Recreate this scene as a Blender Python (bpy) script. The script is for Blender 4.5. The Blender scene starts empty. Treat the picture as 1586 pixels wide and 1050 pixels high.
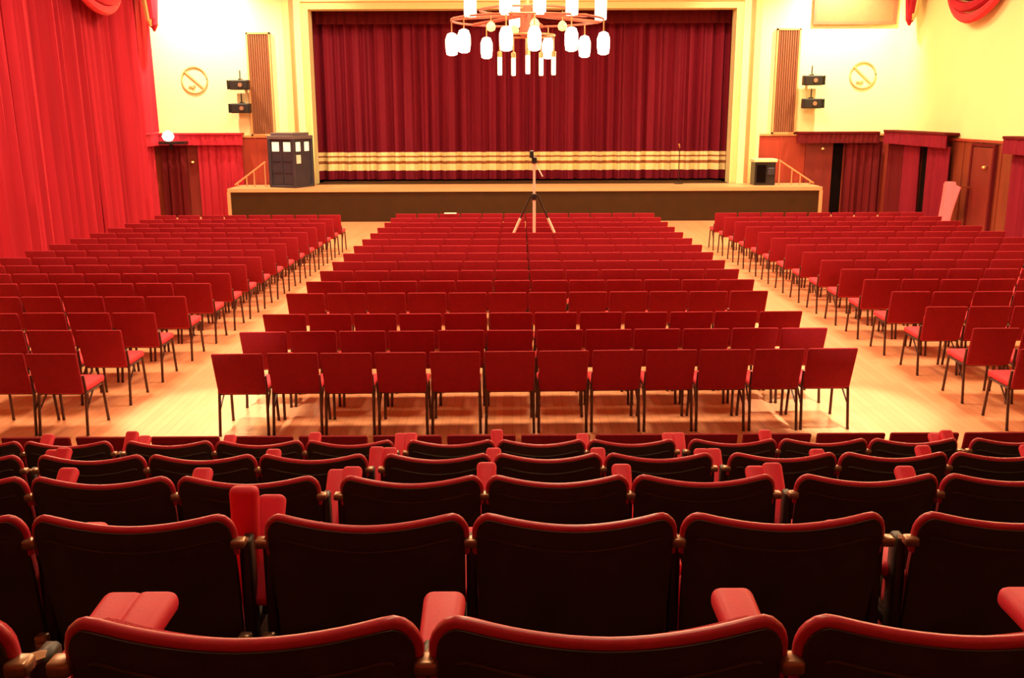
import bpy, bmesh, math, random
from math import sin, cos, pi, radians as R, sqrt, atan2, tan
from mathutils import Vector, Matrix
random.seed(11)
sc = bpy.context.scene
col = sc.collection

# ------------------------------------------------------------------ camera
CAM_H = 3.1
cam = bpy.data.cameras.new('camera'); cam.sensor_width = 36; cam.lens = 1500/1586*36
cam.clip_start = 0.05; cam.clip_end = 200
camo = bpy.data.objects.new('camera', cam); col.objects.link(camo)
camo.matrix_world = Matrix.Translation((0, 0, CAM_H)) @ Matrix.Rotation(R(90-13.31), 4, 'X') @ Matrix.Rotation(R(-0.2), 4, 'Z')
sc.camera = camo
# ------------------------------------------------------------------ world, exposure
w = bpy.data.worlds.new('world'); sc.world = w; w.use_nodes = True
w.node_tree.nodes['Background'].inputs[0].default_value = (1, .6, .35, 1)
w.node_tree.nodes['Background'].inputs[1].default_value = 0.05
vs = sc.view_settings
vs.view_transform = 'Standard'; vs.look = 'None'; vs.gamma = 1; vs.use_curve_mapping = False
vs.exposure = 0.0
# ------------------------------------------------------------------ room lamps (ceiling fittings, all above the frame)
WARM = (1, .74, .40); WARM2 = (1, .80, .48)
def area(name, loc, size, power, color=WARM, rot=(0, 0, 0), sy=None, spread=180):
    l = bpy.data.lights.new(name, 'AREA'); l.shape = 'RECTANGLE'; l.size = size; l.size_y = sy or size
    l.energy = power; l.color = color; l.spread = R(spread)
    o = bpy.data.objects.new(name, l); o.location = loc; o.rotation_euler = rot; col.objects.link(o); return o
def spot(name, loc, target, power, angle, blend=.5, color=WARM2, rad=.1):
    l = bpy.data.lights.new(name, 'SPOT'); l.energy = power; l.spot_size = R(angle); l.spot_blend = blend
    l.color = color; l.shadow_soft_size = rad
    o = bpy.data.objects.new(name, l); o.location = loc
    o.rotation_euler = (Vector(target)-Vector(loc)).to_track_quat('-Z', 'Y').to_euler(); col.objects.link(o); return o
for yy, p in ((12.5, 600), (19, 600), (25, 430)):
    for xx in (-6.2, .3, 6.8):
        area('ceiling_lamp_light', (xx, yy, 7.3), 1.6, p)
area('rear_ceiling_light', (0, 3.6, 6.6), 1.2, 85, WARM)
# front wall floods
for xx in (-8.9, 9.5):
    spot('wall_flood_light', (xx, 27.6, 7.25), (xx, 29.3, 4.6), 2600, 110, .95)
for xx in (-5.2, 5.9):
    spot('proscenium_flood_light', (xx, 26.2, 7.3), (xx*1.12, 29.3, 4.2), 650, 70, .9)
# two spots that pool on the floor by the aisles
spot('aisle_spot_light', (-3.6, 8.0, 7.3), (-3.15, 9.75, 0), 3700, 16, .5, (1, .93, .62), .12)
spot('aisle_spot_light', (4.1, 8.0, 7.3), (3.5, 9.75, 0), 3700, 16.5, .5, (1, .93, .62), .12)

# ------------------------------------------------------------------ materials
M = {}
def mat(name, c, rough=.6, metal=0, var=.12, scale=8, emit=0, ec=None, bump=0, bscale=60, spec=.5, stretch=None, sheen=0):
    m = bpy.data.materials.new(name); m.use_nodes = True; nt = m.node_tree
    b = nt.nodes['Principled BSDF']; b.inputs['Roughness'].default_value = rough
    b.inputs['Metallic'].default_value = metal; b.inputs['Specular IOR Level'].default_value = spec
    if sheen:
        b.inputs['Sheen Weight'].default_value = sheen; b.inputs['Sheen Tint'].default_value = (*c, 1)
    tc = nt.nodes.new('ShaderNodeTexCoord'); mp = nt.nodes.new('ShaderNodeMapping')
    nt.links.new(tc.outputs['Object'], mp.inputs[0])
    if stretch: mp.inputs['Scale'].default_value = stretch
    n = nt.nodes.new('ShaderNodeTexNoise'); n.inputs['Scale'].default_value = scale; n.inputs['Detail'].default_value = 4
    nt.links.new(mp.outputs[0], n.inputs[0])
    mx = nt.nodes.new('ShaderNodeMix'); mx.data_type = 'RGBA'
    mx.inputs[6].default_value = (*[v*(1-var) for v in c], 1); mx.inputs[7].default_value = (*[min(1, v*(1+var)) for v in c], 1)
    nt.links.new(n.outputs[0], mx.inputs[0]); nt.links.new(mx.outputs[2], b.inputs['Base Color'])
    if bump:
        n2 = nt.nodes.new('ShaderNodeTexNoise'); n2.inputs['Scale'].default_value = bscale
        nt.links.new(mp.outputs[0], n2.inputs[0])
        bp = nt.nodes.new('ShaderNodeBump'); bp.inputs['Strength'].default_value = bump; bp.inputs['Distance'].default_value = .01
        nt.links.new(n2.outputs[0], bp.inputs['Height']); nt.links.new(bp.outputs[0], b.inputs['Normal'])
    if emit:
        b.inputs['Emission Color'].default_value = (*(ec or c), 1); b.inputs['Emission Strength'].default_value = emit
    M[name] = m; return m
mat('cream_wall', (.84, .78, .42), .7, var=.05, scale=1.5)
mat('cream_trim', (.84, .66, .28), .5, var=.05)
mat('tan_trim', (.62, .30, .12), .5, var=.08)
mat('ceiling_paint', (.78, .66, .42), .8, var=.04)
mat('red_fabric_shaded', (.29, .012, .023), .85, var=.2, scale=30, bump=.3, bscale=300, spec=.15, sheen=.15)  # chair backs: same cloth as the seats, shade put into the colour
mat('seat_red_lit', (.62, .035, .058), .75, var=.15, scale=30, bump=.3, bscale=300, spec=.25, sheen=.2)  # chair seats: backrest cloth with the overhead light put into its colour
mat('rim_red', (.66, .038, .08), .34, var=.15, scale=20)
mat('pad_red', (.76, .036, .08), .55, var=.08, scale=20, bump=.05, bscale=200, spec=.3)
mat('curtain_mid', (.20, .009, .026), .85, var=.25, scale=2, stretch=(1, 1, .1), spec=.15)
mat('chair_metal', (.075, .022, .015), .35, .3, var=.2)
mat('dark_vinyl', (.060, .050, .036), .5, var=.35, scale=14, bump=.15, bscale=120)
mat('dark_iron', (.022, .010, .007), .45, .3, var=.3)
mat('bracket_metal', (.42, .24, .15), .35, .6, var=.3, scale=40)
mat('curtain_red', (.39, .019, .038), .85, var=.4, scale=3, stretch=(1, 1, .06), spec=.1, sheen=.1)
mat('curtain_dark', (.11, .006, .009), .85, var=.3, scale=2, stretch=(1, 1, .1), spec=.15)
mat('panel_wood', (.23, .075, .032), .55, var=.3, scale=5, stretch=(1, 1, .15))
mat('board_wood', (.24, .10, .04), .5, var=.15)
mat('dado_wood', (.32, .04, .022), .4, var=.3, scale=4, stretch=(1, 1, .12))
mat('side_wood', (.20, .035, .016), .4, var=.4, scale=4, stretch=(1, 1, .12))
mat('door_red', (.17, .018, .015), .4, var=.3, scale=4, stretch=(1, 1, .2))
mat('black_void', (.005, .002, .002), .9, spec=.05)
mat('stage_front', (.050, .022, .008), .7, var=.25, scale=3, spec=.1)
mat('stage_nosing', (.70, .34, .17), .4, var=.1)
mat('tier_carpet', (.028, .010, .007), .95, var=.3, scale=60)
mat('black_box', (.015, .012, .012), .4)
mat('blue_paint', (.032, .026, .042), .5, var=.3, scale=5)
mat('roof_blue', (.13, .09, .10), .5)
mat('window_lit', (.9, .8, .6), .5, emit=.7, ec=(1, .85, .6))
mat('rail_metal', (.75, .32, .16), .35, .3)
mat('stand_metal', (.82, .66, .55), .35, .1)
mat('sign_ink', (.40, .33, .15), .6)
mat('lamp_glass', (.95, .85, .65), .3, emit=7, ec=(1, .86, .58))
mat('tube_glass', (.95, .8, .6), .3, emit=2.2, ec=(1, .82, .52))
mat('gold_glass', (.9, .7, .25), .3, emit=1.1, ec=(1, .75, .25))
mat('chandelier_wood', (.46, .12, .07), .4, .2)
mat('brass', (.75, .48, .22), .3, .8)
mat('white_paper', (.8, .72, .62), .7)
mat('pink_cloth', (.72, .15, .20), .8, var=.1)
mat('cream_top', (.85, .72, .42), .5)

def floor_mat():
    m = bpy.data.materials.new('wood_floor'); m.use_nodes = True; nt = m.node_tree; b = nt.nodes['Principled BSDF']
    tc = nt.nodes.new('ShaderNodeTexCoord'); mp = nt.nodes.new('ShaderNodeMapping'); mp.inputs['Rotation'].default_value = (0, 0, R(90))
    nt.links.new(tc.outputs['Object'], mp.inputs[0])
    br = nt.nodes.new('ShaderNodeTexBrick'); br.inputs['Scale'].default_value = 1
    br.inputs['Color1'].default_value = (.86, .385, .215, 1); br.inputs['Color2'].default_value = (.78, .33, .175, 1)
    br.inputs['Mortar'].default_value = (.58, .24, .11, 1); br.inputs['Mortar Size'].default_value = .003
    br.inputs['Brick Width'].default_value = 1.8; br.inputs['Row Height'].default_value = .09
    nt.links.new(mp.outputs[0], br.inputs[0])
    n = nt.nodes.new('ShaderNodeTexNoise'); n.inputs['Scale'].default_value = 1.1; n.inputs['Detail'].default_value = 5
    nt.links.new(mp.outputs[0], n.inputs[0])
    mx = nt.nodes.new('ShaderNodeMix'); mx.data_type = 'RGBA'; mx.blend_type = 'MULTIPLY'; mx.inputs[0].default_value = .35
    nt.links.new(br.outputs[0], mx.inputs[6]); nt.links.new(n.outputs[1], mx.inputs[7])
    rp = nt.nodes.new('ShaderNodeMapRange'); rp.inputs[3].default_value = .8; rp.inputs[4].default_value = 1.15
    nt.links.new(n.outputs[0], rp.inputs[0])
    hs = nt.nodes.new('ShaderNodeHueSaturation'); nt.links.new(rp.outputs[0], hs.inputs['Value']); nt.links.new(br.outputs[0], hs.inputs['Color'])
    nt.links.new(hs.outputs[0], b.inputs['Base Color']); b.inputs['Roughness'].default_value = .30
    M['wood_floor'] = m
floor_mat()

def stage_curtain_mat():
    m = bpy.data.materials.new('stage_curtain'); m.use_nodes = True; nt = m.node_tree; b = nt.nodes['Principled BSDF']
    tc = nt.nodes.new('ShaderNodeTexCoord'); sp = nt.nodes.new('ShaderNodeSeparateXYZ'); nt.links.new(tc.outputs['Object'], sp.inputs[0])
    cr = nt.nodes.new('ShaderNodeValToRGB'); cr.color_ramp.interpolation = 'CONSTANT'
    mr = nt.nodes.new('ShaderNodeMapRange'); mr.inputs[1].default_value = 1.0; mr.inputs[2].default_value = 2.0
    nt.links.new(sp.outputs[2], mr.inputs[0]); nt.links.new(mr.outputs[0], cr.inputs[0])
    red = (.165, .004, .018, 1); gold = (.96, .76, .38, 1); dim = (.36, .12, .045, 1)
    stops = [(0, red), (.27, gold), (.47, dim), (.56, gold), (.67, dim), (.72, gold), (.83, red)]
    e = cr.color_ramp.elements; e[0].position = 0; e[0].color = red; e[1].position = stops[1][0]; e[1].color = stops[1][1]
    for p, c in stops[2:]:
        k = e.new(p); k.color = c
    mp = nt.nodes.new('ShaderNodeMapping'); mp.inputs['Scale'].default_value = (1, 1, .08); nt.links.new(tc.outputs['Object'], mp.inputs[0])
    n = nt.nodes.new('ShaderNodeTexNoise'); n.inputs['Scale'].default_value = 4; nt.links.new(mp.outputs[0], n.inputs[0])
    r2 = nt.nodes.new('ShaderNodeMapRange'); r2.inputs[3].default_value = .75; r2.inputs[4].default_value = 1.2; nt.links.new(n.outputs[0], r2.inputs[0])
    hs = nt.nodes.new('ShaderNodeHueSaturation'); nt.links.new(r2.outputs[0], hs.inputs['Value']); nt.links.new(cr.outputs[0], hs.inputs['Color'])
    nt.links.new(hs.outputs[0], b.inputs['Base Color']); b.inputs['Roughness'].default_value = .75; b.inputs['Specular IOR Level'].default_value = .2
    M['stage_curtain'] = m
stage_curtain_mat()

# ------------------------------------------------------------------ mesh builder
class MB:
    def __init__(s): s.v = []; s.f = []
    def add(s, vs, fs):
        o = len(s.v); s.v += [tuple(v) for v in vs]; s.f += [tuple(i+o for i in f) for f in fs]; return s
    def box(s, x0, x1, y0, y1, z0, z1, mtx=None):
        vs = [Vector((x, y, z)) for x in (x0, x1) for y in (y0, y1) for z in (z0, z1)]
        if mtx: vs = [mtx @ v for v in vs]
        return s.add(vs, [(0, 1, 3, 2), (4, 6, 7, 5), (0, 4, 5, 1), (2, 3, 7, 6), (0, 2, 6, 4), (1, 5, 7, 3)])
    def rbox(s, x0, x1, y0, y1, z0, z1, r=.01, seg=2, mtx=None, fn=None):
        bm = bmesh.new(); bmesh.ops.create_cube(bm, size=1)
        for v in bm.verts:
            v.co = Vector(((x0+x1)/2+v.co.x*(x1-x0), (y0+y1)/2+v.co.y*(y1-y0), (z0+z1)/2+v.co.z*(z1-z0)))
        bmesh.ops.bevel(bm, geom=bm.edges[:], offset=r, segments=seg, affect='EDGES', profile=.5)
        bm.verts.index_update()
        vs = [v.co.copy() for v in bm.verts]; fs = [[v.index for v in f.verts] for f in bm.faces]; bm.free()
        if fn: vs = [Vector(fn(v)) for v in vs]
        if mtx: vs = [mtx @ v for v in vs]
        return s.add(vs, fs)
    def tube(s, pts, r, n=8, flat=1.0, cap=True):
        pts = [Vector(p) for p in pts]; rings = []; up = None
        for i, p in enumerate(pts):
            t = (pts[min(i+1, len(pts)-1)]-pts[max(i-1, 0)]).normalized()
            if up is None: up = Vector((0, 0, 1)) if abs(t.z) < .9 else Vector((0, 1, 0))
            a = t.cross(up).normalized(); b = a.cross(t).normalized(); up = b
            rr = r[i] if isinstance(r, (list, tuple)) else r
            rings.append([p+a*cos(2*pi*k/n)*rr*flat+b*sin(2*pi*k/n)*rr for k in range(n)])
        vs = [v for rg in rings for v in rg]; fs = []
        for i in range(len(pts)-1):
            for k in range(n):
                fs.append((i*n+k, i*n+(k+1) % n, (i+1)*n+(k+1) % n, (i+1)*n+k))
        if cap: fs.append(tuple(range(n-1, -1, -1))); fs.append(tuple((len(pts)-1)*n+k for k in range(n)))
        return s.add(vs, fs)
    def lathe(s, prof, c=(0, 0, 0), n=16):
        vs = [(c[0]+r*cos(2*pi*k/n), c[1]+r*sin(2*pi*k/n), c[2]+z) for r, z in prof for k in range(n)]; fs = []
        for i in range(len(prof)-1):
            for k in range(n): fs.append((i*n+k, i*n+(k+1) % n, (i+1)*n+(k+1) % n, (i+1)*n+k))
        fs.append(tuple(range(n-1, -1, -1))); fs.append(tuple((len(prof)-1)*n+k for k in range(n)))
        return s.add(vs, fs)
    def slab(s, P, nu, nv, T):
        """closed sheet: P(i,j) front point, T(i,j) back point"""
        W = nv+1; N = (nu+1)*W
        vs = [P(i, j) for i in range(nu+1) for j in range(nv+1)]+[T(i, j) for i in range(nu+1) for j in range(nv+1)]; fs = []
        for i in range(nu):
            for j in range(nv):
                a, b, c, d = i*W+j, (i+1)*W+j, (i+1)*W+j+1, i*W+j+1
                fs += [(a, b, c, d), (N+d, N+c, N+b, N+a)]
        for i in range(nu):
            fs += [(i*W, N+i*W, N+(i+1)*W, (i+1)*W), ((i+1)*W+nv, N+(i+1)*W+nv, N+i*W+nv, i*W+nv)]
        for j in range(nv):
            fs += [(j+1, N+j+1, N+j, j), (nu*W+j, N+nu*W+j, N+nu*W+j+1, nu*W+j+1)]
        return s.add(vs, fs)
    def mesh(s, name, m, smooth=False):
        me = bpy.data.meshes.new(name); me.from_pydata(s.v, [], s.f)
        bm = bmesh.new(); bm.from_mesh(me); bmesh.ops.recalc_face_normals(bm, faces=bm.faces); bm.to_mesh(me); bm.free()
        me.materials.append(M[m])
        if smooth:
            me.polygons.foreach_set('use_smooth', [True]*len(me.polygons)); me.set_sharp_from_angle(angle=R(50))
        me.update(); return me
    def build(s, name, m, parent=None, smooth=False):
        o = bpy.data.objects.new(name, s.mesh(name, m, smooth)); col.objects.link(o)
        if parent: o.parent = parent
        return o
def tag(o, label=None, cat=None, group=None, kind=None):
    if label: o['label'] = label
    if cat: o['category'] = cat
    if group: o['group'] = group
    if kind: o['kind'] = kind
    return o
def empty(name, loc=(0, 0, 0), rz=0):
    o = bpy.data.objects.new(name, None); o.location = loc; o.rotation_euler = (0, 0, rz); o.empty_display_size = .1
    col.objects.link(o); return o
def struct(name, mb, m, smooth=False): return tag(mb.build(name, m, None, smooth), kind='structure')
def copy_tree(o, parent=None):
    c = o.copy(); col.objects.link(c)
    if parent: c.parent = parent
    for ch in list(o.children): copy_tree(ch, c)
    return c

# ------------------------------------------------------------------ the hall
XL, XR, YF, YB, ZC = -10.7, 11.25, 29.3, -2.5, 7.6
OX0, OX1, OZ = -5.84, 6.50, 5.93        # proscenium opening
struct('floor', MB().box(XL, XR, YB, 33, -.1, 0), 'wood_floor')
struct('ceiling', MB().box(XL-.2, XR+.2, YB-.2, 33.2, ZC, ZC+.15), 'ceiling_paint')
struct('wall_left', MB().box(XL-.2, XL, YB, 33, 0, ZC), 'cream_wall')
struct('wall_right', MB().box(XR, XR+.2, YB, 33, 0, ZC), 'cream_wall')
struct('wall_rear', MB().box(XL-.2, XR+.2, YB-.2, YB, 0, ZC), 'dado_wood')
struct('wall_front', MB().box(XL, OX0, YF, YF+.5, 0, ZC).box(OX1, XR, YF, YF+.5, 0, ZC).box(OX0, OX1, YF, YF+.5, OZ, ZC), 'cream_wall')
struct('wall_backstage', MB().box(XL, XR, 32.8, 33, 0, ZC), 'black_void')
# proscenium surround, stepped bands
STZ = .95
def frame_band(name, o0, o1, y0, m):
    mb = MB()
    mb.box(OX0-o1, OX0-o0, y0, YF+.02, STZ, OZ+o1).box(OX1+o0, OX1+o1, y0, YF+.02, STZ, OZ+o1).box(OX0-o0, OX1+o0, y0, YF+.02, OZ+o0, OZ+o1)
    return struct(name, mb, m)
frame_band('trim_1', 0, .20, YF-.05, 'cream_trim')
frame_band('trim_2', .20, .40, YF-.13, 'cream_wall')
frame_band('trim_3', .40, .54, YF-.06, 'tan_trim')
frame_band('trim_4', .54, .72, YF-.11, 'cream_trim')
frame_band('trim_5', .72, .84, YF-.05, 'cream_wall')
# dado panelling on the front wall either side, with upright battens
DZ = 2.33
for n, x0, x1 in (('trim_6', XL, OX0-.84), ('trim_7', OX1+.84, XR)):
    mb = MB().box(x0, x1, YF-.04, YF+.01, 0, DZ)
    k = x0
    while k < x1:
        mb.box(k, min(k+.05, x1), YF-.055, YF-.03, 0, DZ); k += .62
    struct(n, mb, 'dado_wood')
    struct('trim_8' if n == 'trim_6' else 'trim_9', MB().box(x0, x1, YF-.08, YF+.01, DZ, DZ+.06), 'tan_trim')
# side wall panelling
mb = MB().box(XR-.05, XR+.01, 6, YF, 0, DZ-.02)
k = 6.3
while k < YF-.2:
    mb.box(XR-.07, XR-.04, k, k+.06, 0, DZ-.02); k += .95
struct('trim_10', mb, 'side_wood')
struct('trim_11', MB().box(XL-.01, XL+.05, 6, YF, 0, DZ-.02), 'side_wood')
struct('trim_12', MB().box(XR-.09, XR+.01, 6, YF, DZ-.02, DZ+.04), 'dado_wood')

# stage
SX0, SX1, SY = -8.02, 8.78, 27.7
st = empty('stage', (0, SY, 0)); tag(st, kind='structure')
def local(mb, m, name, root):
    o = mb.build(name, m, root); o.matrix_parent_inverse = Matrix.Translation(-Vector(root.location)); return o
mb = MB().box(SX0, SX1, SY+.02, YF-.12, 0, STZ-.10)
k = SX0+.02
local(mb, 'stage_front', 'stage_front', st)
local(MB().box(OX0+.005, OX1-.005, YF-.12, 32.7, 0, STZ-.10), 'stage_front', 'stage_base', st)
local(MB().box(SX0-.03, SX1+.03, SY-.03, YF-.13, STZ-.10, STZ), 'stage_nosing', 'stage_nosing', st)
local(MB().box(OX0+.005, OX1-.005, YF-.13, 32.7, STZ-.10, STZ-.0), 'stage_front', 'stage_deck', st)
for x in (SX0, SX1): local(MB().box(x-.045, x+.045, SY-.03, SY+.05, 0, STZ-.10), 'stage_nosing', 'corner_post', st)

# ------------------------------------------------------------------ curtains
def folds(L, n, seed, amp=.1, wav=.3):
    r = random.Random(seed); ph = [r.uniform(0, 6.28) for _ in range(8)]
    ks = [2*pi/wav*f for f in (1, .57, 1.73, .31, 2.9)]; am = [.55, .35, .25, .25, .1]
    return lambda s, t: sum(a*sin(k*s+p+.5*sin(s*1.3+p)+(.35*t if i != 1 else -.3*t)) for i, (a, k, p) in enumerate(zip(am, ks, ph)))*amp
def curtain(name, p0, p1, nrm, z0, z1, m, seed, amp=.08, wav=.3, parent=None, step=.035, nv=10, flare=0):
    p0 = Vector(p0); p1 = Vector(p1); L = (p1-p0).length; d = (p1-p0)/L; nn = Vector(nrm)
    f = folds(L, 0, seed, amp, wav); nu = max(8, int(L/step))
    def P(i, j, off=0):
        s = L*i/nu; t = 1-j/nv; z = z0+(z1-z0)*j/nv
        q = p0+d*(s)+nn*(f(s, t)*(.65+.35*t)+flare*t+off); return (q.x, q.y, z)
    o = MB().slab(lambda i, j: P(i, j), nu, nv, lambda i, j: P(i, j, -.02)).build(name, m, parent, True)
    return o
c = curtain('stage_curtain', (OX0-.7, 30.6, 0), (OX1+.7, 30.6, 0), (0, -1, 0), STZ+.05, 6.4, 'stage_curtain', 3, .15, .30)
tag(c, 'closed dark red stage curtain with gold bands near its hem', 'curtain')
v = curtain('curtain_valance', (OX0-.6, 30.2, 0), (OX1+.6, 30.2, 0), (0, -1, 0), 5.6, 6.5, 'curtain_dark', 8, .04, .22, nv=2)
tag(v, 'dark red gathered valance across the top of the stage opening', 'valance')
# left side wall: three tall drapes side by side
segs = ((12.5, 20.6, 'tall bright red drape on the left wall, nearest and cut by the photo edge'),
        (20.6, 24.3, 'tall bright red drape on the left wall, middle one of three'),
        (24.3, 27.75, 'tall bright red wall drape on the left wall ending beside the short corner curtain'))
for i, (a, b, lb) in enumerate(segs):
    tag(curtain('wall_drape', (XL+.35, a, 0), (XL+.35, b-.01, 0), (1, 0, 0), .03, 7.3, 'curtain_red', 20+i, .19, .27, nv=14, flare=.06), lb, 'curtain', 'tall red drapes along the left wall')
tag(curtain('wall_drape', (XL+.3, 27.78, 0), (XL+.3, 29.1, 0), (1, 0, 0), 2.5, 7.3, 'curtain_red', 31, .08, .33), 'short upper red drape filling the left corner above the pelmet', 'curtain', None)

def pelmet(name, x0, x1, y0, y1, z0, z1, m, label):
    r = empty(name, ((x0+x1)/2, (y0+y1)/2, z0)); tag(r, label, 'pelmet')
    horiz = (x1-x0) > (y1-y0)
    local(MB().rbox(x0, x1, y0, y1, z1-.06, z1, .01, 1), 'curtain_red' if m == 'curtain_red' else 'curtain_dark', 'top_rail', r)
    if horiz: o = curtain('skirt', (x0, y0+.03, 0), (x1, y0+.03, 0), (0, -1, 0), z0, z1-.06, m, 5, .025, .14, nv=3)
    elif x0 > 0: o = curtain('skirt', (x0+.03, y0, 0), (x0+.03, y1, 0), (-1, 0, 0), z0, z1-.06, m, 6, .025, .14, nv=3)
    else: o = curtain('skirt', (x1-.03, y0, 0), (x1-.03, y1, 0), (1, 0, 0), z0, z1-.06, m, 7, .025, .14, nv=3)
    o.parent = r; o.matrix_parent_inverse = Matrix.Translation(-Vector(r.location)); return r
# left corner
pelmet('pelmet', XL+.3, -7.88, YF-.36, YF-.08, 2.12, 2.47, 'curtain_red', 'red gathered pelmet over the doorway on the front wall, left of the stage')
pelmet('pelmet', XL+.02, XL+.42, 27.6, YF-.42, 2.12, 2.5, 'curtain_red', 'short red pelmet on the left side wall under the corner drape')
tag(curtain('door_curtain', (-9.25, YF-.2, 0), (-7.95, YF-.2, 0), (0, -1, 0), .03, 2.16, 'curtain_red', 41, .05, .2), 'bright red door curtain under the left pelmet, beside the stage end', 'curtain')
tag(curtain('door_curtain', (XL+.25, 27.65, 0), (XL+.25, YF-.45, 0), (1, 0, 0), .03, 2.16, 'curtain_red', 42, .05, .2), 'red door curtain on the left side wall in the corner', 'curtain')
tag(curtain('door_curtain', (-10.35, YF-.2, 0), (-9.62, YF-.2, 0), (0, -1, 0), .03, 2.16, 'curtain_dark', 43, .05, .2), 'dark red curtain beside the door with the round knob, left corner', 'curtain')
def door(name, x0, x1, y0, y1, knob, m='door_red'):
    d = empty(name, ((x0+x1)/2, (y0+y1)/2, 0)); tag(d, kind='structure')
    local(MB().box(x0, x1, y0, y1, .01, 2.2), m, 'door_leaf', d)
    local(MB().lathe([(.01, -.04), (.05, -.03), (.06, 0), (.05, .03), (.01, .04)], knob, 12), 'brass', 'door_knob', d)
    return d
door('door_1', -9.60, -9.28, YF-.11, YF-.045, (-9.45, YF-.16, 1.62))
# right corner
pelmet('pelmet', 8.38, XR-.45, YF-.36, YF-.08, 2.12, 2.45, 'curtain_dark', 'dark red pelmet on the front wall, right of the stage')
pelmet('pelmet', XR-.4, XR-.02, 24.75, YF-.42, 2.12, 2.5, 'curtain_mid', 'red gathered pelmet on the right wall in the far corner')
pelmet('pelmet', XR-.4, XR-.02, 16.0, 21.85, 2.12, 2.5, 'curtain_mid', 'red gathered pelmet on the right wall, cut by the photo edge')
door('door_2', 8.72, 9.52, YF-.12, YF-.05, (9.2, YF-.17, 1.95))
struct('gap_shade_1', MB().box(9.54, 9.84, YF-.07, YF-.045, .01, 2.2), 'black_void')  # flat black sheet standing in for the shade of an open doorway
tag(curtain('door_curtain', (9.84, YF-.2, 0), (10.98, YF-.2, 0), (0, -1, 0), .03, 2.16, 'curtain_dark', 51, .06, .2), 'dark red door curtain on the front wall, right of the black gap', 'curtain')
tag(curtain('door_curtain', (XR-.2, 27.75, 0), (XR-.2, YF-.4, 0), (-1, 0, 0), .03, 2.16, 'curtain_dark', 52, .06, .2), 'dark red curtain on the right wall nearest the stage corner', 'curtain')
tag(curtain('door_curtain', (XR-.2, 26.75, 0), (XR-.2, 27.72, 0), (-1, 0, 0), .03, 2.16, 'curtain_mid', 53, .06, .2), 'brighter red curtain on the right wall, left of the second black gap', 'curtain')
struct('gap_shade_2', MB().box(XR-.085, XR-.06, 26.15, 26.72, .01, 2.15), 'black_void')  # darkness of the gap between curtains, put in as a black panel
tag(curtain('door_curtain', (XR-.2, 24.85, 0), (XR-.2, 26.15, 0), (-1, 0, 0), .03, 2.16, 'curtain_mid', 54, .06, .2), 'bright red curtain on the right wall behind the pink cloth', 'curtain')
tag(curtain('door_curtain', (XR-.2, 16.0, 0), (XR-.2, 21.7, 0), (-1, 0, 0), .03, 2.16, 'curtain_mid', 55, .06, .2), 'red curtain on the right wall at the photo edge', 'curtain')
d = door('door_5', XR-.12, XR-.055, 22.75, 23.75, (XR-.17, 23.0, 1.75), 'door_red')
local(MB().box(XR-.14, XR-.055, 23.76, 23.84, 0, 2.28).box(XR-.14, XR-.055, 22.66, 22.74, 0, 2.28).box(XR-.14, XR-.055, 22.74, 23.76, 2.22, 2.28), 'curtain_dark', 'door_frame', d)
# pink cloth hanging by the right wall
def cloth():
    def P(i, j, o=0):
        s = i/14; t = j/12
        y = 23.5+1.05*s*(1-.3*t)+.16*t; z = 1.25-.95*t+.10*sin(s*3)*(1-t)-.12*s*t
        x = XR-.45-.05*sin(s*11+t*2)-.08*t+o
        return (x, y, z)
    return MB().slab(lambda i, j: P(i, j), 14, 12, lambda i, j: P(i, j, .02))
cl = empty('hanging_cloth', (XR-.45, 24.0, .3)); tag(cl, 'pale pink cloth hanging by the right wall beside the wooden door', 'cloth')
local(cloth(), 'pink_cloth', 'cloth_sheet', cl)
local(MB().box(XR-.46, XR-.04, 23.62, 23.66, 1.22, 1.26), 'side_wood', 'wall_peg', cl)

# swags at the top of the side walls
def swag(x, y0, y1, zt, drop, sgn, label, n=6):
    r = empty('wall_swag', (x, (y0+y1)/2, zt-drop)); tag(r, label, 'swag', 'red swags high on the side walls')
    for k in range(n):
        f = 1-k/n; pts = []
        for i in range(17):
            s = i/16; yy = y0+(y1-y0)*s
            pts.append((x+sgn*(.10+.06*(k % 2)+.16*f*sin(pi*s)), yy, zt-(drop*f)*(sin(pi*s)**.55 if 0 < s < 1 else 0)))
        local(MB().tube(pts, [.03+.09*sin(pi*i/16) for i in range(17)], 8), 'curtain_red' if k else 'seat_red_lit', 'swag_fold', r)
swag(XR, 22.3, 26.3, 6.75, 1.55, -1, 'red draped swag high on the right wall')
swag(XL+.62, 22.6, 26.4, 6.75, 1.28, 1, 'red draped swag high on the left wall over the drapes')
def tail(x, y, zb, label, sgn):
    r = empty('swag_tail', (x, y, zb)); tag(r, label, 'swag')
    for k in range(6):
        a = k*1.05; pts = []
        for j in range(10):
            f = 1-j/9
            pts.append((x+sgn*(.16+.10*cos(a)*(.35+.65*f)), y+(.42*f+.10)*sin(a), zb+.10*k/3+(6.8-zb)*f))
        local(MB().tube(pts, [.17-.07*j/9 if j < 9 else .03 for j in range(10)], 8), 'cream_trim' if k in (1, 4) else 'curtain_red', 'tail_fold', r)
tail(XR-.18, 27.7, 5.3, 'red and cream gathered swag tail in the upper right corner', -1)
tail(XL+.62, 28.1, 5.25, 'red swag tail with a cream lining in the upper left corner', 1)

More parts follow.
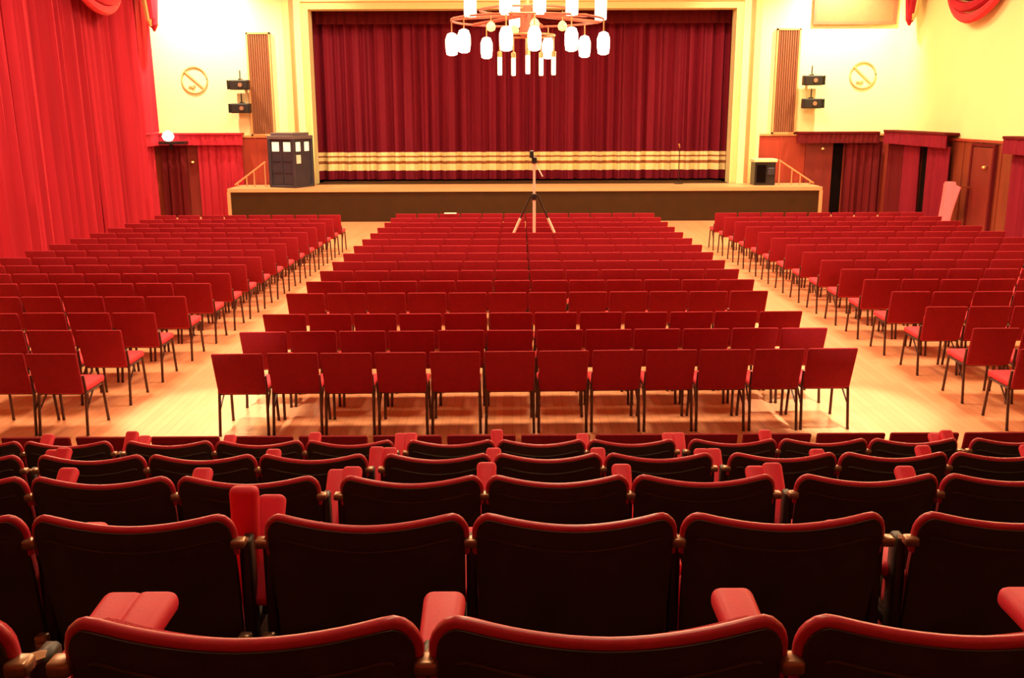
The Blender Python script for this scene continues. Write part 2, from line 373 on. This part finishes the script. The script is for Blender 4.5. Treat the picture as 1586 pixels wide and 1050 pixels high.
# fluted wooden grilles
def grille(x0, x1, z0, z1, label, vertical=True):
    r = empty('wall_grille', ((x0+x1)/2, YF, z0)); tag(r, label, 'grille')
    local(MB().box(x0, x1, YF-.05, YF, z0, z1), 'panel_wood', 'backing_board', r)
    mb = MB().box(x0, x0+.05, YF-.1, YF-.05, z0, z1).box(x1-.05, x1, YF-.1, YF-.05, z0, z1).box(x0, x1, YF-.1, YF-.05, z0, z0+.05).box(x0, x1, YF-.1, YF-.05, z1-.05, z1)
    local(mb, 'tan_trim', 'frame', r)
    mb = MB(); k = x0+.08
    while k < x1-.08: mb.box(k, k+.03, YF-.085, YF-.05, z0+.05, z1-.05); k += .065
    local(mb, 'panel_wood', 'slats', r)
grille(-7.66, -6.96, 2.38, 5.30, 'tall narrow wooden grille on the wall left of the stage')
grille(7.68, 8.38, 2.38, 5.36, 'tall narrow wooden grille on the wall right of the stage')
r = empty('wall_board', (9.9, YF, 5.5)); tag(r, 'light wooden board high on the wall right of the stage', 'board')
local(MB().box(8.75, 11.05, YF-.06, YF, 5.52, 6.6), 'board_wood', 'board_panel', r)
local(MB().box(8.7, 11.1, YF-.1, YF-.06, 5.46, 5.54).box(8.7, 8.78, YF-.1, YF-.06, 5.54, 6.6).box(11.02, 11.1, YF-.1, YF-.06, 5.54, 6.6), 'panel_wood', 'frame', r)

# no-smoking signs
def nosmoke(cx, cz, label):
    r = empty('no_smoking_sign', (cx, YF, cz)); tag(r, label, 'sign')
    rr = .37; pts = [(cx+rr*cos(a*pi/24), YF-.02, cz+rr*sin(a*pi/24)) for a in range(48)]
    pts.append(pts[0]); pts.append(pts[1])
    local(MB().tube(pts, .028, 6, cap=False), 'sign_ink', 'ring', r)
    a = R(135); mt = Matrix.Translation((cx, YF-.02, cz)) @ Matrix.Rotation(-a+pi, 4, 'Y')
    local(MB().box(-.36, .36, -.02, .015, -.024, .024, Matrix.Translation((cx, YF-.02, cz)) @ Matrix.Rotation(R(42), 4, 'Y')), 'sign_ink', 'slash_bar', r)
    mb = MB().box(-.16, .05, -.02, .015, -.02, .02, Matrix.Translation((cx-.03, YF-.02, cz-.17)) @ Matrix.Rotation(R(-8), 4, 'Y'))
    mb.rbox(cx-.10, cx-.02, YF-.045, YF-.005, cz-.24, cz-.15, .01, 1)
    local(mb, 'sign_ink', 'cigarette', r)
nosmoke(-9.25, 3.98, 'round no smoking sign on the wall left of the stage')
nosmoke(10.27, 4.05, 'round no smoking sign on the wall right of the stage')

# wall spotlights, two each side
def floodlamp(cx, cz, label):
    r = empty('wall_spotlight', (cx, YF, cz)); tag(r, label, 'spotlight', None)
    local(MB().rbox(cx-.27, cx+.27, YF-.42, YF-.16, cz-.14, cz+.14, .03, 2), 'black_box', 'housing', r)
    local(MB().box(cx-.03, cx+.03, YF-.3, YF, cz+.14, cz+.18).box(cx-.015, cx+.015, YF-.2, YF-.17, cz+.14, cz+.42), 'black_box', 'bracket', r)
    local(MB().lathe([(.06, 0), (.06, .03)], (0, 0, 0), 12), 'bracket_metal', 'lens', r).matrix_parent_inverse = \
        Matrix.Translation(-Vector(r.location)) @ Matrix.Translation((cx+.05, YF-.415, cz)) @ Matrix.Rotation(R(90), 4, 'X')
    for s in (-1, 1): local(MB().box(cx+s*.30-.01, cx+s*.30+.01, YF-.5, YF-.3, cz-.13, cz+.13), 'black_box', 'barn_door', r)
for cx, cz, t in ((-7.87, 3.83, 'upper black spotlight on the wall left of the stage'), (-7.87, 3.17, 'lower black spotlight on the wall left of the stage'),
                  (8.48+.25, 3.90, 'upper black spotlight on the wall right of the stage'), (8.5+.25, 3.25, 'lower black spotlight on the wall right of the stage')):
    floodlamp(cx, cz, t)

# wall lamp in the left corner
r = empty('wall_lamp', (-9.95, YF-.5, 2.2)); tag(r, 'small glowing white lamp on a dark bracket over the left corner pelmet', 'lamp')
local(MB().lathe([(.03, -.13), (.12, -.10), (.17, 0), (.12, .12), (.03, .17)], (-9.95, YF-.62, 2.38), 16), 'lamp_glass', 'lamp_shade', r)
local(MB().box(-10.2, -9.45, YF-.74, YF-.4, 2.16, 2.24).box(-9.99, -9.91, YF-.46, YF-.39, 2.0, 2.2), 'black_box', 'bracket', r)

# ------------------------------------------------------------------ things on the stage
def kiosk():
    x0, x1, y0, y1, z0 = -6.85, -5.87, 27.93, 28.88, STZ
    r = empty('blue_kiosk', ((x0+x1)/2, (y0+y1)/2, z0)); tag(r, 'dark blue booth with small lit windows on the left end of the stage', 'booth')
    r.rotation_euler = (0, 0, 0)
    piv = Matrix.Translation(((x0+x1)/2, (y0+y1)/2, 0)) @ Matrix.Rotation(R(-25), 4, 'Z')
    def L(mb, m, n):
        o = mb.build(n, m, r); o.matrix_parent_inverse = Matrix.Translation(-Vector(r.location)) @ piv; return o
    h = .415
    L(MB().rbox(-h, h, -h, h, z0+.06, z0+1.36, .01, 1), 'blue_paint', 'body')
    L(MB().rbox(-h-.04, h+.04, -h-.04, h+.04, z0, z0+.07, .01, 1), 'blue_paint', 'plinth')
    for sx in (-1, 1):
        for sy in (-1, 1): L(MB().rbox(sx*h-.045, sx*h+.045, sy*h-.045, sy*h+.045, z0+.06, z0+1.40, .01, 1), 'blue_paint', 'corner_post')
    L(MB().rbox(-h-.05, h+.05, -h-.05, h+.05, z0+1.36, z0+1.46, .01, 1).rbox(-h+.03, h-.03, -h+.03, h-.03, z0+1.46, z0+1.54, .01, 1), 'roof_blue', 'roof')
    # front face (-y) and right face (+x): door stiles, panels, windows
    mb = MB().box(-.02, .02, -h-.02, -h, z0+.07, z0+1.34)
    for s in (-1, 1):
        for zz in (.1, .42, .74): mb.box(s*.20-.15, s*.20+.15, -h-.015, -h, z0+zz, z0+zz+.02)
    L(mb, 'blue_paint', 'door')
    for s in (-1, 1):
        w = L(MB().box(s*.20-.12, s*.20+.12, -h-.012, -h+.002, z0+1.02, z0+1.28), 'window_lit', 'window')
    for s in (-1, 1):
        L(MB().box(h-.002, h+.012, s*.20-.10, s*.20+.10, z0+1.02, z0+1.28), 'window_lit', 'window')
    L(MB().box(h-.002, h+.012, -.30, -.10, z0+.68, z0+.92), 'white_paper', 'notice')
kiosk()

def rail(x_in, x_out, label):
    s = 1 if x_out > x_in else -1; y = 28.3
    r = empty('stage_handrail', (x_in, y, STZ)); tag(r, label, 'handrail', None)
    local(MB().tube([(x_in, y, STZ+.72), (x_out, y, STZ+.06)], .024, 8), 'rail_metal', 'top_rail', r)
    for f in (0.03, .38, .62, .9):
        x = x_in+(x_out-x_in)*f
        local(MB().tube([(x, y, STZ), (x, y, STZ+.72-.66*f)], .02, 8), 'rail_metal', 'post', r)
rail(-6.98-.1, -8.0, 'sloping handrail at the left end of the stage beside the blue booth')
rail(7.70, 8.74, 'sloping handrail at the right end of the stage')

r = empty('equipment_cabinet', (7.35, 28.55, STZ)); tag(r, 'black equipment cabinet with a cream top on the right end of the stage', 'cabinet')
local(MB().rbox(7.02, 7.62, 28.3, 28.8, STZ, STZ+.66, .01, 1), 'black_box', 'body', r)
local(MB().rbox(6.98, 7.66, 28.26, 28.84, STZ+.66, STZ+.75, .01, 1), 'cream_top', 'top', r)
local(MB().box(7.08, 7.34, 28.27, 28.30, STZ+.08, STZ+.58), 'black_void', 'front_panel', r)
local(MB().rbox(7.38, 7.58, 28.26, 28.30, STZ+.3, STZ+.5, .008, 1), 'blue_paint', 'control_panel', r)

def micstand(x, y, h, label):
    r = empty('microphone_stand', (x, y, STZ)); tag(r, label, 'microphone stand')
    local(MB().lathe([(.14, 0), (.14, .02), (.03, .04)], (x, y, STZ), 16), 'black_box', 'base', r)
    local(MB().tube([(x, y, STZ+.03), (x, y, STZ+h)], .012, 8), 'dark_iron', 'pole', r)
    local(MB().tube([(x, y, STZ+h), (x-.04, y-.1, STZ+h+.1)], [.02, .03], 8), 'brass', 'microphone', r)
micstand(4.95, 29.0, 1.05, 'thin microphone stand on the right half of the stage')

# tripod stand in the audience
TX, TY = .44, 18.92
def tripod():
    r = empty('tripod_stand', (TX, TY, 0)); tag(r, 'pale metal tripod stand rising from the centre block of chairs', 'tripod')
    L = lambda mb, m, n: local(mb, m, n, r)
    L(MB().tube([(TX, TY, .55), (TX, TY, 1.42)], .03, 10), 'stand_metal', 'lower_pole')
    L(MB().tube([(TX, TY, 1.50), (TX, TY, 2.12)], .024, 10), 'stand_metal', 'upper_pole')
    L(MB().rbox(TX-.05, TX+.05, TY-.05, TY+.05, 1.40, 1.52, .015, 2), 'black_box', 'collar')
    L(MB().rbox(TX-.05, TX+.05, TY-.06, TY+.06, 2.10, 2.22, .01, 1).rbox(TX-.09, TX-.01, TY-.08, TY+.02, 2.2, 2.34, .01, 1), 'black_box', 'head')
    L(MB().tube([(TX+.02, TY, 2.1), (TX+.16, TY-.05, 1.85)], .012, 6), 'stand_metal', 'pan_handle')
    for a in (175, 5, 90):
        dx, dy = cos(R(a)), sin(R(a))
        rr = .66 if a != 90 else .12
        q = lambda t: (TX+dx*(.07+rr*t), TY+dy*(.07+rr*t)*.5, 1.48-1.46*t)
        L(MB().tube([q(0), q(.35)], .016, 8), 'dark_iron', 'leg_strut')
        lg = L(MB().tube([q(.3), q(.98)], .027, 8), 'stand_metal', 'leg')
        L(MB().lathe([(.03, 0), (.035, .03), (.02, .05)], (q(1)[0], q(1)[1], 0.0), 8), 'black_box', 'foot')
tripod()

# ------------------------------------------------------------------ chandelier
def chandelier(cx=.26, cy=16.0):
    r = empty('chandelier', (cx, cy, ZC)); tag(r, 'large tiered chandelier with glowing glass cylinders hanging before the stage', 'chandelier')
    L = lambda mb, m, n, sm=False: local(mb, m, n, r)
    L(MB().tube([(cx, cy, ZC), (cx, cy, 4.0)], .03, 10), 'brass', 'hanging_rod')
    L(MB().lathe([(.02, 4.2), (.12, 4.25), (.12, 4.6), (.05, 4.7)], (cx, cy, 0), 16), 'chandelier_wood', 'hub')
    def ring(rad, z, m='chandelier_wood', t=.019):
        pts = [(cx+rad*cos(a*pi/24), cy+rad*sin(a*pi/24), z) for a in range(50)]
        L(MB().tube(pts, t, 6, cap=False), m, 'ring')
    ring(1.2, 4.47); ring(.43, 4.24, 'brass', .018); ring(.75, 4.62)
    for k in range(6):
        a = k*pi/3+.3
        L(MB().tube([(cx+.1*cos(a), cy+.1*sin(a), 4.55), (cx+1.2*cos(a), cy+1.2*sin(a), 4.47)], .03, 6), 'chandelier_wood', 'arm')
    for a in (178, -144, 124, -106, -86, 72, -58, 37, -4):
        a = R(a); x, y = cx+1.2*cos(a), cy+1.2*sin(a)
        g = L(MB().lathe([(.04, -.17), (.085, -.15), (.10, -.05), (.10, .08), (.07, .16), (.03, .18)], (x, y, 4.11), 14), 'lamp_glass', 'lamp_shade')
        L(MB().tube([(x, y, 4.24), (x, y, 4.47)], .01, 6), 'brass', 'lamp_stem')
    for dx_, dy_ in ((-.44, .1), (-.22, .36), (0, -.42), (.23, .36), (.42, .08)):
        x, y = cx+dx_, cy+dy_
        L(MB().lathe([(.03, 3.64), (.036, 3.66), (.036, 3.92)], (x, y, 0), 10), 'tube_glass', 'glass_tube')
        L(MB().lathe([(.038, 3.92), (.038, 4.0), (.01, 4.02), (.01, 4.24)], (x, y, 0), 8), 'brass', 'tube_cap')
    for a in (-139, -107, -82, -56, -8, 100):
        a = R(a); x, y = cx+1.15*cos(a), cy+1.15*sin(a)
        L(MB().lathe([(.085, 4.46), (.092, 4.5), (.092, 5.35), (.05, 5.4)], (x, y, 0), 14), 'lamp_glass', 'tall_glass_cylinder')
    for x_, y_ in ((-.57, -.2), (-.2, .5), (.54, -.25), (.1, -.7)):
        L(MB().lathe([(.02, -.07), (.06, -.05), (.075, 0), (.055, .05), (.02, .08)], (cx+x_, cy+y_, 4.36), 12), 'gold_glass', 'small_globe')
        L(MB().tube([(cx+x_, cy+y_, 4.43), (cx+x_, cy+y_, 4.58)], .008, 6), 'brass', 'globe_stem')
chandelier()

# ------------------------------------------------------------------ stacking chairs
def chair_parts():
    P = []
    P.append(('seat', MB().rbox(-.225, .225, -.20, .245, .415, .480, .022, 2, fn=lambda v: (v.x*(1+.06*(v.y/.25)), v.y, v.z+.012*(v.y > .1)-.01*(v.y < -.15))), 'seat_red_lit', True))
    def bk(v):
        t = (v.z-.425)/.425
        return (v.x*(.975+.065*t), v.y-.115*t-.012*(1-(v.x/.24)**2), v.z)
    P.append(('backrest', MB().rbox(-.236, .236, -.245, -.205, .425, .855, .018, 2, fn=bk), 'red_fabric_shaded', True))
    for s in (-1, 1):
        P.append(('leg', MB().tube([(s*.226, -.215, .60), (s*.230, -.195, .44), (s*.235, -.255, .015)], .0145, 7).lathe([(.016, 0), (.016, .02)], (s*.235, -.257, 0), 7), 'chair_metal', True))
        P.append(('leg', MB().tube([(s*.222, .195, .42), (s*.232, .24, .015)], .0145, 7).lathe([(.016, 0), (.016, .02)], (s*.232, .24, 0), 7), 'chair_metal', True))
    P.append(('seat_frame', MB().tube([(-.218, .20, .408), (-.218, -.19, .408)], .012, 6).tube([(.218, .20, .408), (.218, -.19, .408)], .012, 6)
              .tube([(-.218, .19, .408), (.218, .19, .408)], .010, 6).tube([(-.218, -.18, .408), (.218, -.18, .408)], .010, 6), 'chair_metal', True))
    for s in (-1, 1): P.append(('side_brace', MB().tube([(s*.234, -.225, .24), (s*.224, -.03, .40)], .010, 6), 'chair_metal', True))
    return P
CP = chair_parts()
CM = [(n, mb.mesh(n, m, sm)) for n, mb, m, sm in CP]
# one-mesh version for chairs too small to show parts
allm = MB(); mats = []
whole = bpy.data.meshes.new('stacking_chair')
names = ['seat_red_lit', 'red_fabric_shaded', 'chair_metal']; fi = []
for n, mb, m, sm in CP:
    o0 = len(allm.f); allm.add(mb.v, mb.f); fi += [names.index(m)]*len(mb.f)
def mesh_from(mb, fi, name):
    me = bpy.data.meshes.new(name); me.from_pydata(mb.v, [], mb.f)
    for n in names: me.materials.append(M[n])
    me.polygons.foreach_set('material_index', fi)
    bm = bmesh.new(); bm.from_mesh(me); bmesh.ops.recalc_face_normals(bm, faces=bm.faces); bm.to_mesh(me); bm.free(); me.update()
    me.polygons.foreach_set('use_smooth', [True]*len(me.polygons)); me.set_sharp_from_angle(angle=R(50)); return me
whole = mesh_from(allm, fi, 'stacking_chair')

ORD = ['first', 'second', 'third', 'fourth', 'fifth', 'sixth', 'seventh', 'eighth', 'ninth', 'tenth', 'eleventh', 'twelfth', 'thirteenth', 'fourteenth', 'fifteenth', 'sixteenth']
def dep(y): return y*.973+2.25*.23
chairs = []   # (dist, x, y, rz, label, group, parts?)
def add(x, y, rz, label, group, parts, sx=1):
    half = 793*dep(y)/1500
    if abs(x)-.22 > half: return
    chairs.append((sqrt(x*x+y*y), x, y, rz, label, group, parts, sx))
BK = .31   # backrest top sits this far behind the chair origin
# the row right in front of the tiered seats
for n in range(-5, 9):
    i = n+5
    add(-1.01+.527*(n+.5), 6.57+BK+.01*n*.3, R(random.uniform(-.5, .5)), 'red chair in the row against the tiered seats, %s from the left' % ORD[i], 'red chairs in the single row by the tiered seats', True)
# centre block
rows = [9.03, 9.95, 10.83, 12.1]+[12.97+.87*k for k in range(11)]
for ri, D in enumerate(rows):
    x0 = -2.89+(D-9)*.0236; x1 = 3.35-(D-9)*.012; p = (x1-x0)/12
    if ri == 3: x0 -= .05
    sk = .021*max(0, 1-ri/8)
    for i in range(12):
        x = x0+p*(i+.5)+random.uniform(-.003, .003); y = D+BK+(x-.27)*sk+random.uniform(-.012, .012)
        add(x, y, R(sk*50)+R(random.uniform(-.6, .6)), 'red chair in the centre block, %s row from the nearest, %s from left' % (ORD[ri], ORD[i]),
            'red chairs of the centre block', D < 14.2 or i in (0, 11), min(1, (p-.008)/.506))
# left block
rows = [9.0, 10.0, 10.9, 11.9, 12.85]+[13.65+.785*k for k in range(11)]
for ri, D in enumerate(rows):
    xe = -4.15+.03*(D-9)
    for i in range(8):
        x = xe-.245-.52*i+random.uniform(-.003, .003); y = D+BK+random.uniform(-.015, .015)
        add(x, y, R(random.uniform(-.8, .5)), 'red chair in the left block, %s row from the nearest, %s from the aisle' % (ORD[ri], ORD[i]),
            'red chairs of the left block', D < 14 or i == 0)
# right block
rows = [9.05, 9.95, 11.1, 12.05, 12.95]+[12.95+.87*k for k in range(1, 11)]
for ri, D in enumerate(rows):
    xe = 4.85-.027*(D-9.9)
    for i in range(9):
        x = xe+.245+.52*i+random.uniform(-.003, .003); y = D+BK+random.uniform(-.015, .015)
        add(x, y, R(random.uniform(-.5, .8)), 'red chair in the right block, %s row from the nearest, %s from the aisle' % (ORD[ri], ORD[i]),
            'red chairs of the right block', D < 14 or i == 0)
# keep the spot of the tripod's third leg free
chairs.sort(key=lambda c: c[0])
print('CHAIRS', len(chairs))
far = MB(); ffi = []
for k, (dd, x, y, rz, label, group, parts, sx) in enumerate(chairs):
    if k < 300:
        if parts:
            t = empty('stacking_chair', (x, y, 0), rz)
            for n, me in CM:
                o = bpy.data.objects.new(n, me); col.objects.link(o); o.parent = t
        else:
            t = bpy.data.objects.new('stacking_chair', whole); col.objects.link(t); t.location = (x, y, 0); t.rotation_euler = (0, 0, rz)
        t.scale = (sx, 1, 1); tag(t, label, 'chair', group)
    else:
        mt = Matrix.Translation((x, y, 0)) @ Matrix.Rotation(rz, 4, 'Z') @ Matrix.Diagonal((sx, 1, 1, 1))
        far.add([mt @ Vector(v) for v in allm.v], allm.f); ffi += fi
if far.v:
    o = bpy.data.objects.new('stacking_chair_rows', mesh_from(far, ffi, 'stacking_chair_rows')); col.objects.link(o)
    tag(o, 'farthest rows of red chairs just in front of the stage', 'chairs', None, 'stuff')
# paper on a far chair
tag(MB().rbox(-1.49, -1.22, 21.42, 21.56, .868, .885, .005, 1).build('paper_sheet', 'white_paper'), 'white paper lying on top of a chair back in the far centre rows', 'paper')

# ------------------------------------------------------------------ tiered theatre seats
RD = [1.25, 2.28, 3.25, 4.23, 5.21]; RT = [2.395, 2.105, 1.83, 1.555, 1.28]
tiers = [(YB, .87, 1.77)]
for k in range(5): tiers.append((RD[k]-.38, RD[k]+.60 if k == 4 else RD[k+1]-.38, RT[k]-.9))
tm = MB()
for y0, y1, z in tiers: tm.box(XL, XR, y0, y1, 0, z)
struct('seating_tier', tm, 'tier_carpet')

HW = .243
def ztop(u):
    a = abs(u); z = .859+.026*min(a/.86, 1)**1.8
    if a > .86: z -= .050*(1-sqrt(max(0, 1-((a-.86)/.14)**2)))
    return z
us = [-1, -.995, -.98, -.955, -.92, -.88, -.82]+[-.82+1.64*i/14 for i in range(1, 14)]+[.82, .88, .92, .955, .98, .995, 1]
def yback(u, z): return .19*((.9-z)/.5)**1.1*.5 if z < .9 else 0
def yoff(u): return -.028*(1-u*u)
def seat_parts():
    nv = 8; nu = len(us)-1; zb = .40
    def P(i, j, th=0, dz=0, sc_=1.0):
        u = us[i]; zt = ztop(u)-dz; z = zb+(zt-zb)*j/nv
        taper = 1-.07*((zt-z)/.5)**2
        return (u*HW*taper*sc_, yback(u, z)+yoff(u)+th, z)
    parts = {}
    parts['shell'] = MB().slab(lambda i, j: P(i, j), nu, nv, lambda i, j: P(i, j, .018)).mesh('back_shell', 'dark_vinyl', True)
    parts['upholstery'] = MB().slab(lambda i, j: P(i, j, .019, .012, .985), nu, nv, lambda i, j: P(i, j, .06, .012, .95)).mesh('upholstery', 'seat_red_lit', True)
    rim = []
    for i in range(len(us)):
        x, y, z = P(i, nv, .016, -.003); rim.append((x, y, z))
    a = P(0, nv-1, .016); b = P(len(us)-1, nv-1, .016)
    rim = [(a[0], a[1], a[2])]+rim+[(b[0], b[1], b[2])]
    parts['rim'] = MB().tube(rim, .0115, 10).mesh('top_rim', 'rim_red', True)
    sm = [(P(i, nv)[0]*.95, P(i, nv)[1]+.006, P(i, nv)[2]-.055) for i in range(4, len(us)-4)]
    parts['seam'] = MB().tube(sm, .004, 6).mesh('seam', 'dark_vinyl', True)
    parts['pan'] = MB().rbox(-.225, .225, .17, .27, .38, .62, .03, 3, fn=lambda v: (v.x, v.y+.05*(.62-v.z), v.z)).mesh('seat_cushion', 'seat_red_lit', True)
    parts['panback'] = MB().rbox(-.215, .215, .272, .295, .38, .60, .01, 1, fn=lambda v: (v.x, v.y+.05*(.62-v.z), v.z)).mesh('seat_pan', 'dark_vinyl', True)
    st = MB().rbox(-.014, .014, .06, .12, 0, .80, .006, 1).rbox(-.016, .016, .02, .40, 0, .03, .006, 1).rbox(-.014, .014, .10, .36, .52, .56, .006, 1)
    st.tube([(0, .34, .54), (0, .36, .30), (0, .30, .02)], .014, 6)
    parts['frame'] = st.mesh('side_frame', 'dark_iron', True)
    bk = MB().rbox(-.017, .017, -.002, .035, .806, .830, .006, 2)
    bk.tube([(0, .02, .82), (0, .09, .79)], .010, 6)
    parts['bracket'] = bk.mesh('bracket', 'bracket_metal', True)
    parts['hinge'] = MB().rbox(-.016, .016, -.0, .03, .50, .56, .005, 1).rbox(-.008, .008, -.008, 0, .515, .545, .003, 1).mesh('hinge_plate', 'bracket_metal', True)
    # armrest pad, local origin at its pivot, pointing +y
    parts['pad'] = MB().rbox(-.037, .037, 0, .30, -.022, .022, .018, 4, fn=lambda v: (v.x*(.82+.2*min(1, v.y/.2)), v.y, v.z)).mesh('armrest', 'pad_red', True)
    parts['arm'] = MB().rbox(-.010, .010, -.02, .24, -.045, -.020, .004, 1).mesh('arm_bar', 'dark_iron', True)
    return parts
SP = seat_parts()
def ob(name, me, parent, loc=(0, 0, 0), rx=0):
    o = bpy.data.objects.new(name, me); col.objects.link(o); o.parent = parent; o.location = loc; o.rotation_euler = (rx, 0, 0); return o
def theatre_seat(x, k, label, arms):
    t = empty('theatre_seat', (x, RD[k], RT[k]-.9)); tag(t, label, 'theatre seat', 'dark backed theatre seats on the tiers')
    t.scale = (FX[k][0], 1, 1)
    b = ob('back_shell', SP['shell'], t); ob('seam', SP['seam'], b)
    u = ob('upholstery', SP['upholstery'], t); ob('top_rim', SP['rim'], t)
    c = ob('seat_cushion', SP['pan'], t); ob('seat_pan', SP['panback'], t)
    for dx, tilt in arms:
        f = ob('side_frame', SP['frame'], t, (dx, 0, 0)); ob('bracket', SP['bracket'], f); ob('hinge_plate', SP['hinge'], f)
        if tilt is not None:
            zz = (.71, .69, .62, .61, .64)[k]
            if k == 1 and tilt >= 5: zz = .615
            if k > 1 and tilt < 5: zz = .70
            if tilt > 50: zz -= .02*(tilt < 65)
            pd = ob('armrest', SP['pad'], t, (dx-(0 if k != 1 or tilt < 50 else .018 if tilt > 65 else .03), .10 if tilt < 65 else .14, zz), R(tilt)); ob('arm_bar', SP['arm'], pd)
rowname = ['nearest tier', 'second tier', 'third tier', 'fourth tier', 'fifth tier']
FX = [(1.033, .0), (1.035, -.012), (1.02, -.006), (1, 0), (1, 0)]
PITCH = .515; PER = 1.605; C0 = .165
for k in range(5):
    d = RD[k]*.973+(3.1-RT[k])*.23; half = 793*d/1500+.02
    seats = []
    for blk in range(-3, 4):
        for j in (-1, 0, 1):
            x = C0+blk*PER+j*PITCH + (-.03 if k == 0 else 0)
            if abs(x)-.25 < half: seats.append((x, blk, j))
    for n, (x, blk, j) in enumerate(seats):
        def tl(pos):   # pos: which standard of block, 0..3
            jit = random.uniform(-6, 6)
            if k == 0: return 2+random.uniform(-1, 1)
            if k == 1:
                if blk == -1 and pos == 3: return 86
                if blk == 0 and pos == 0: return 58
                if blk == 0 and pos == 1: return 12
                return 0
            if k == 3 and blk == -1 and pos == 1: return 0
            if k == 4 and blk == 1 and pos == 2: return 0
            return 40+jit
        arms = []
        if j == -1: arms.append((-PITCH/2-(.0), tl(0)))
        arms.append((PITCH/2, tl(j+2)))
        theatre_seat(x*FX[k][0]+FX[k][1], k, 'dark backed theatre seat with red rim, %s, %s from the left' % (rowname[k], ORD[n]), arms)
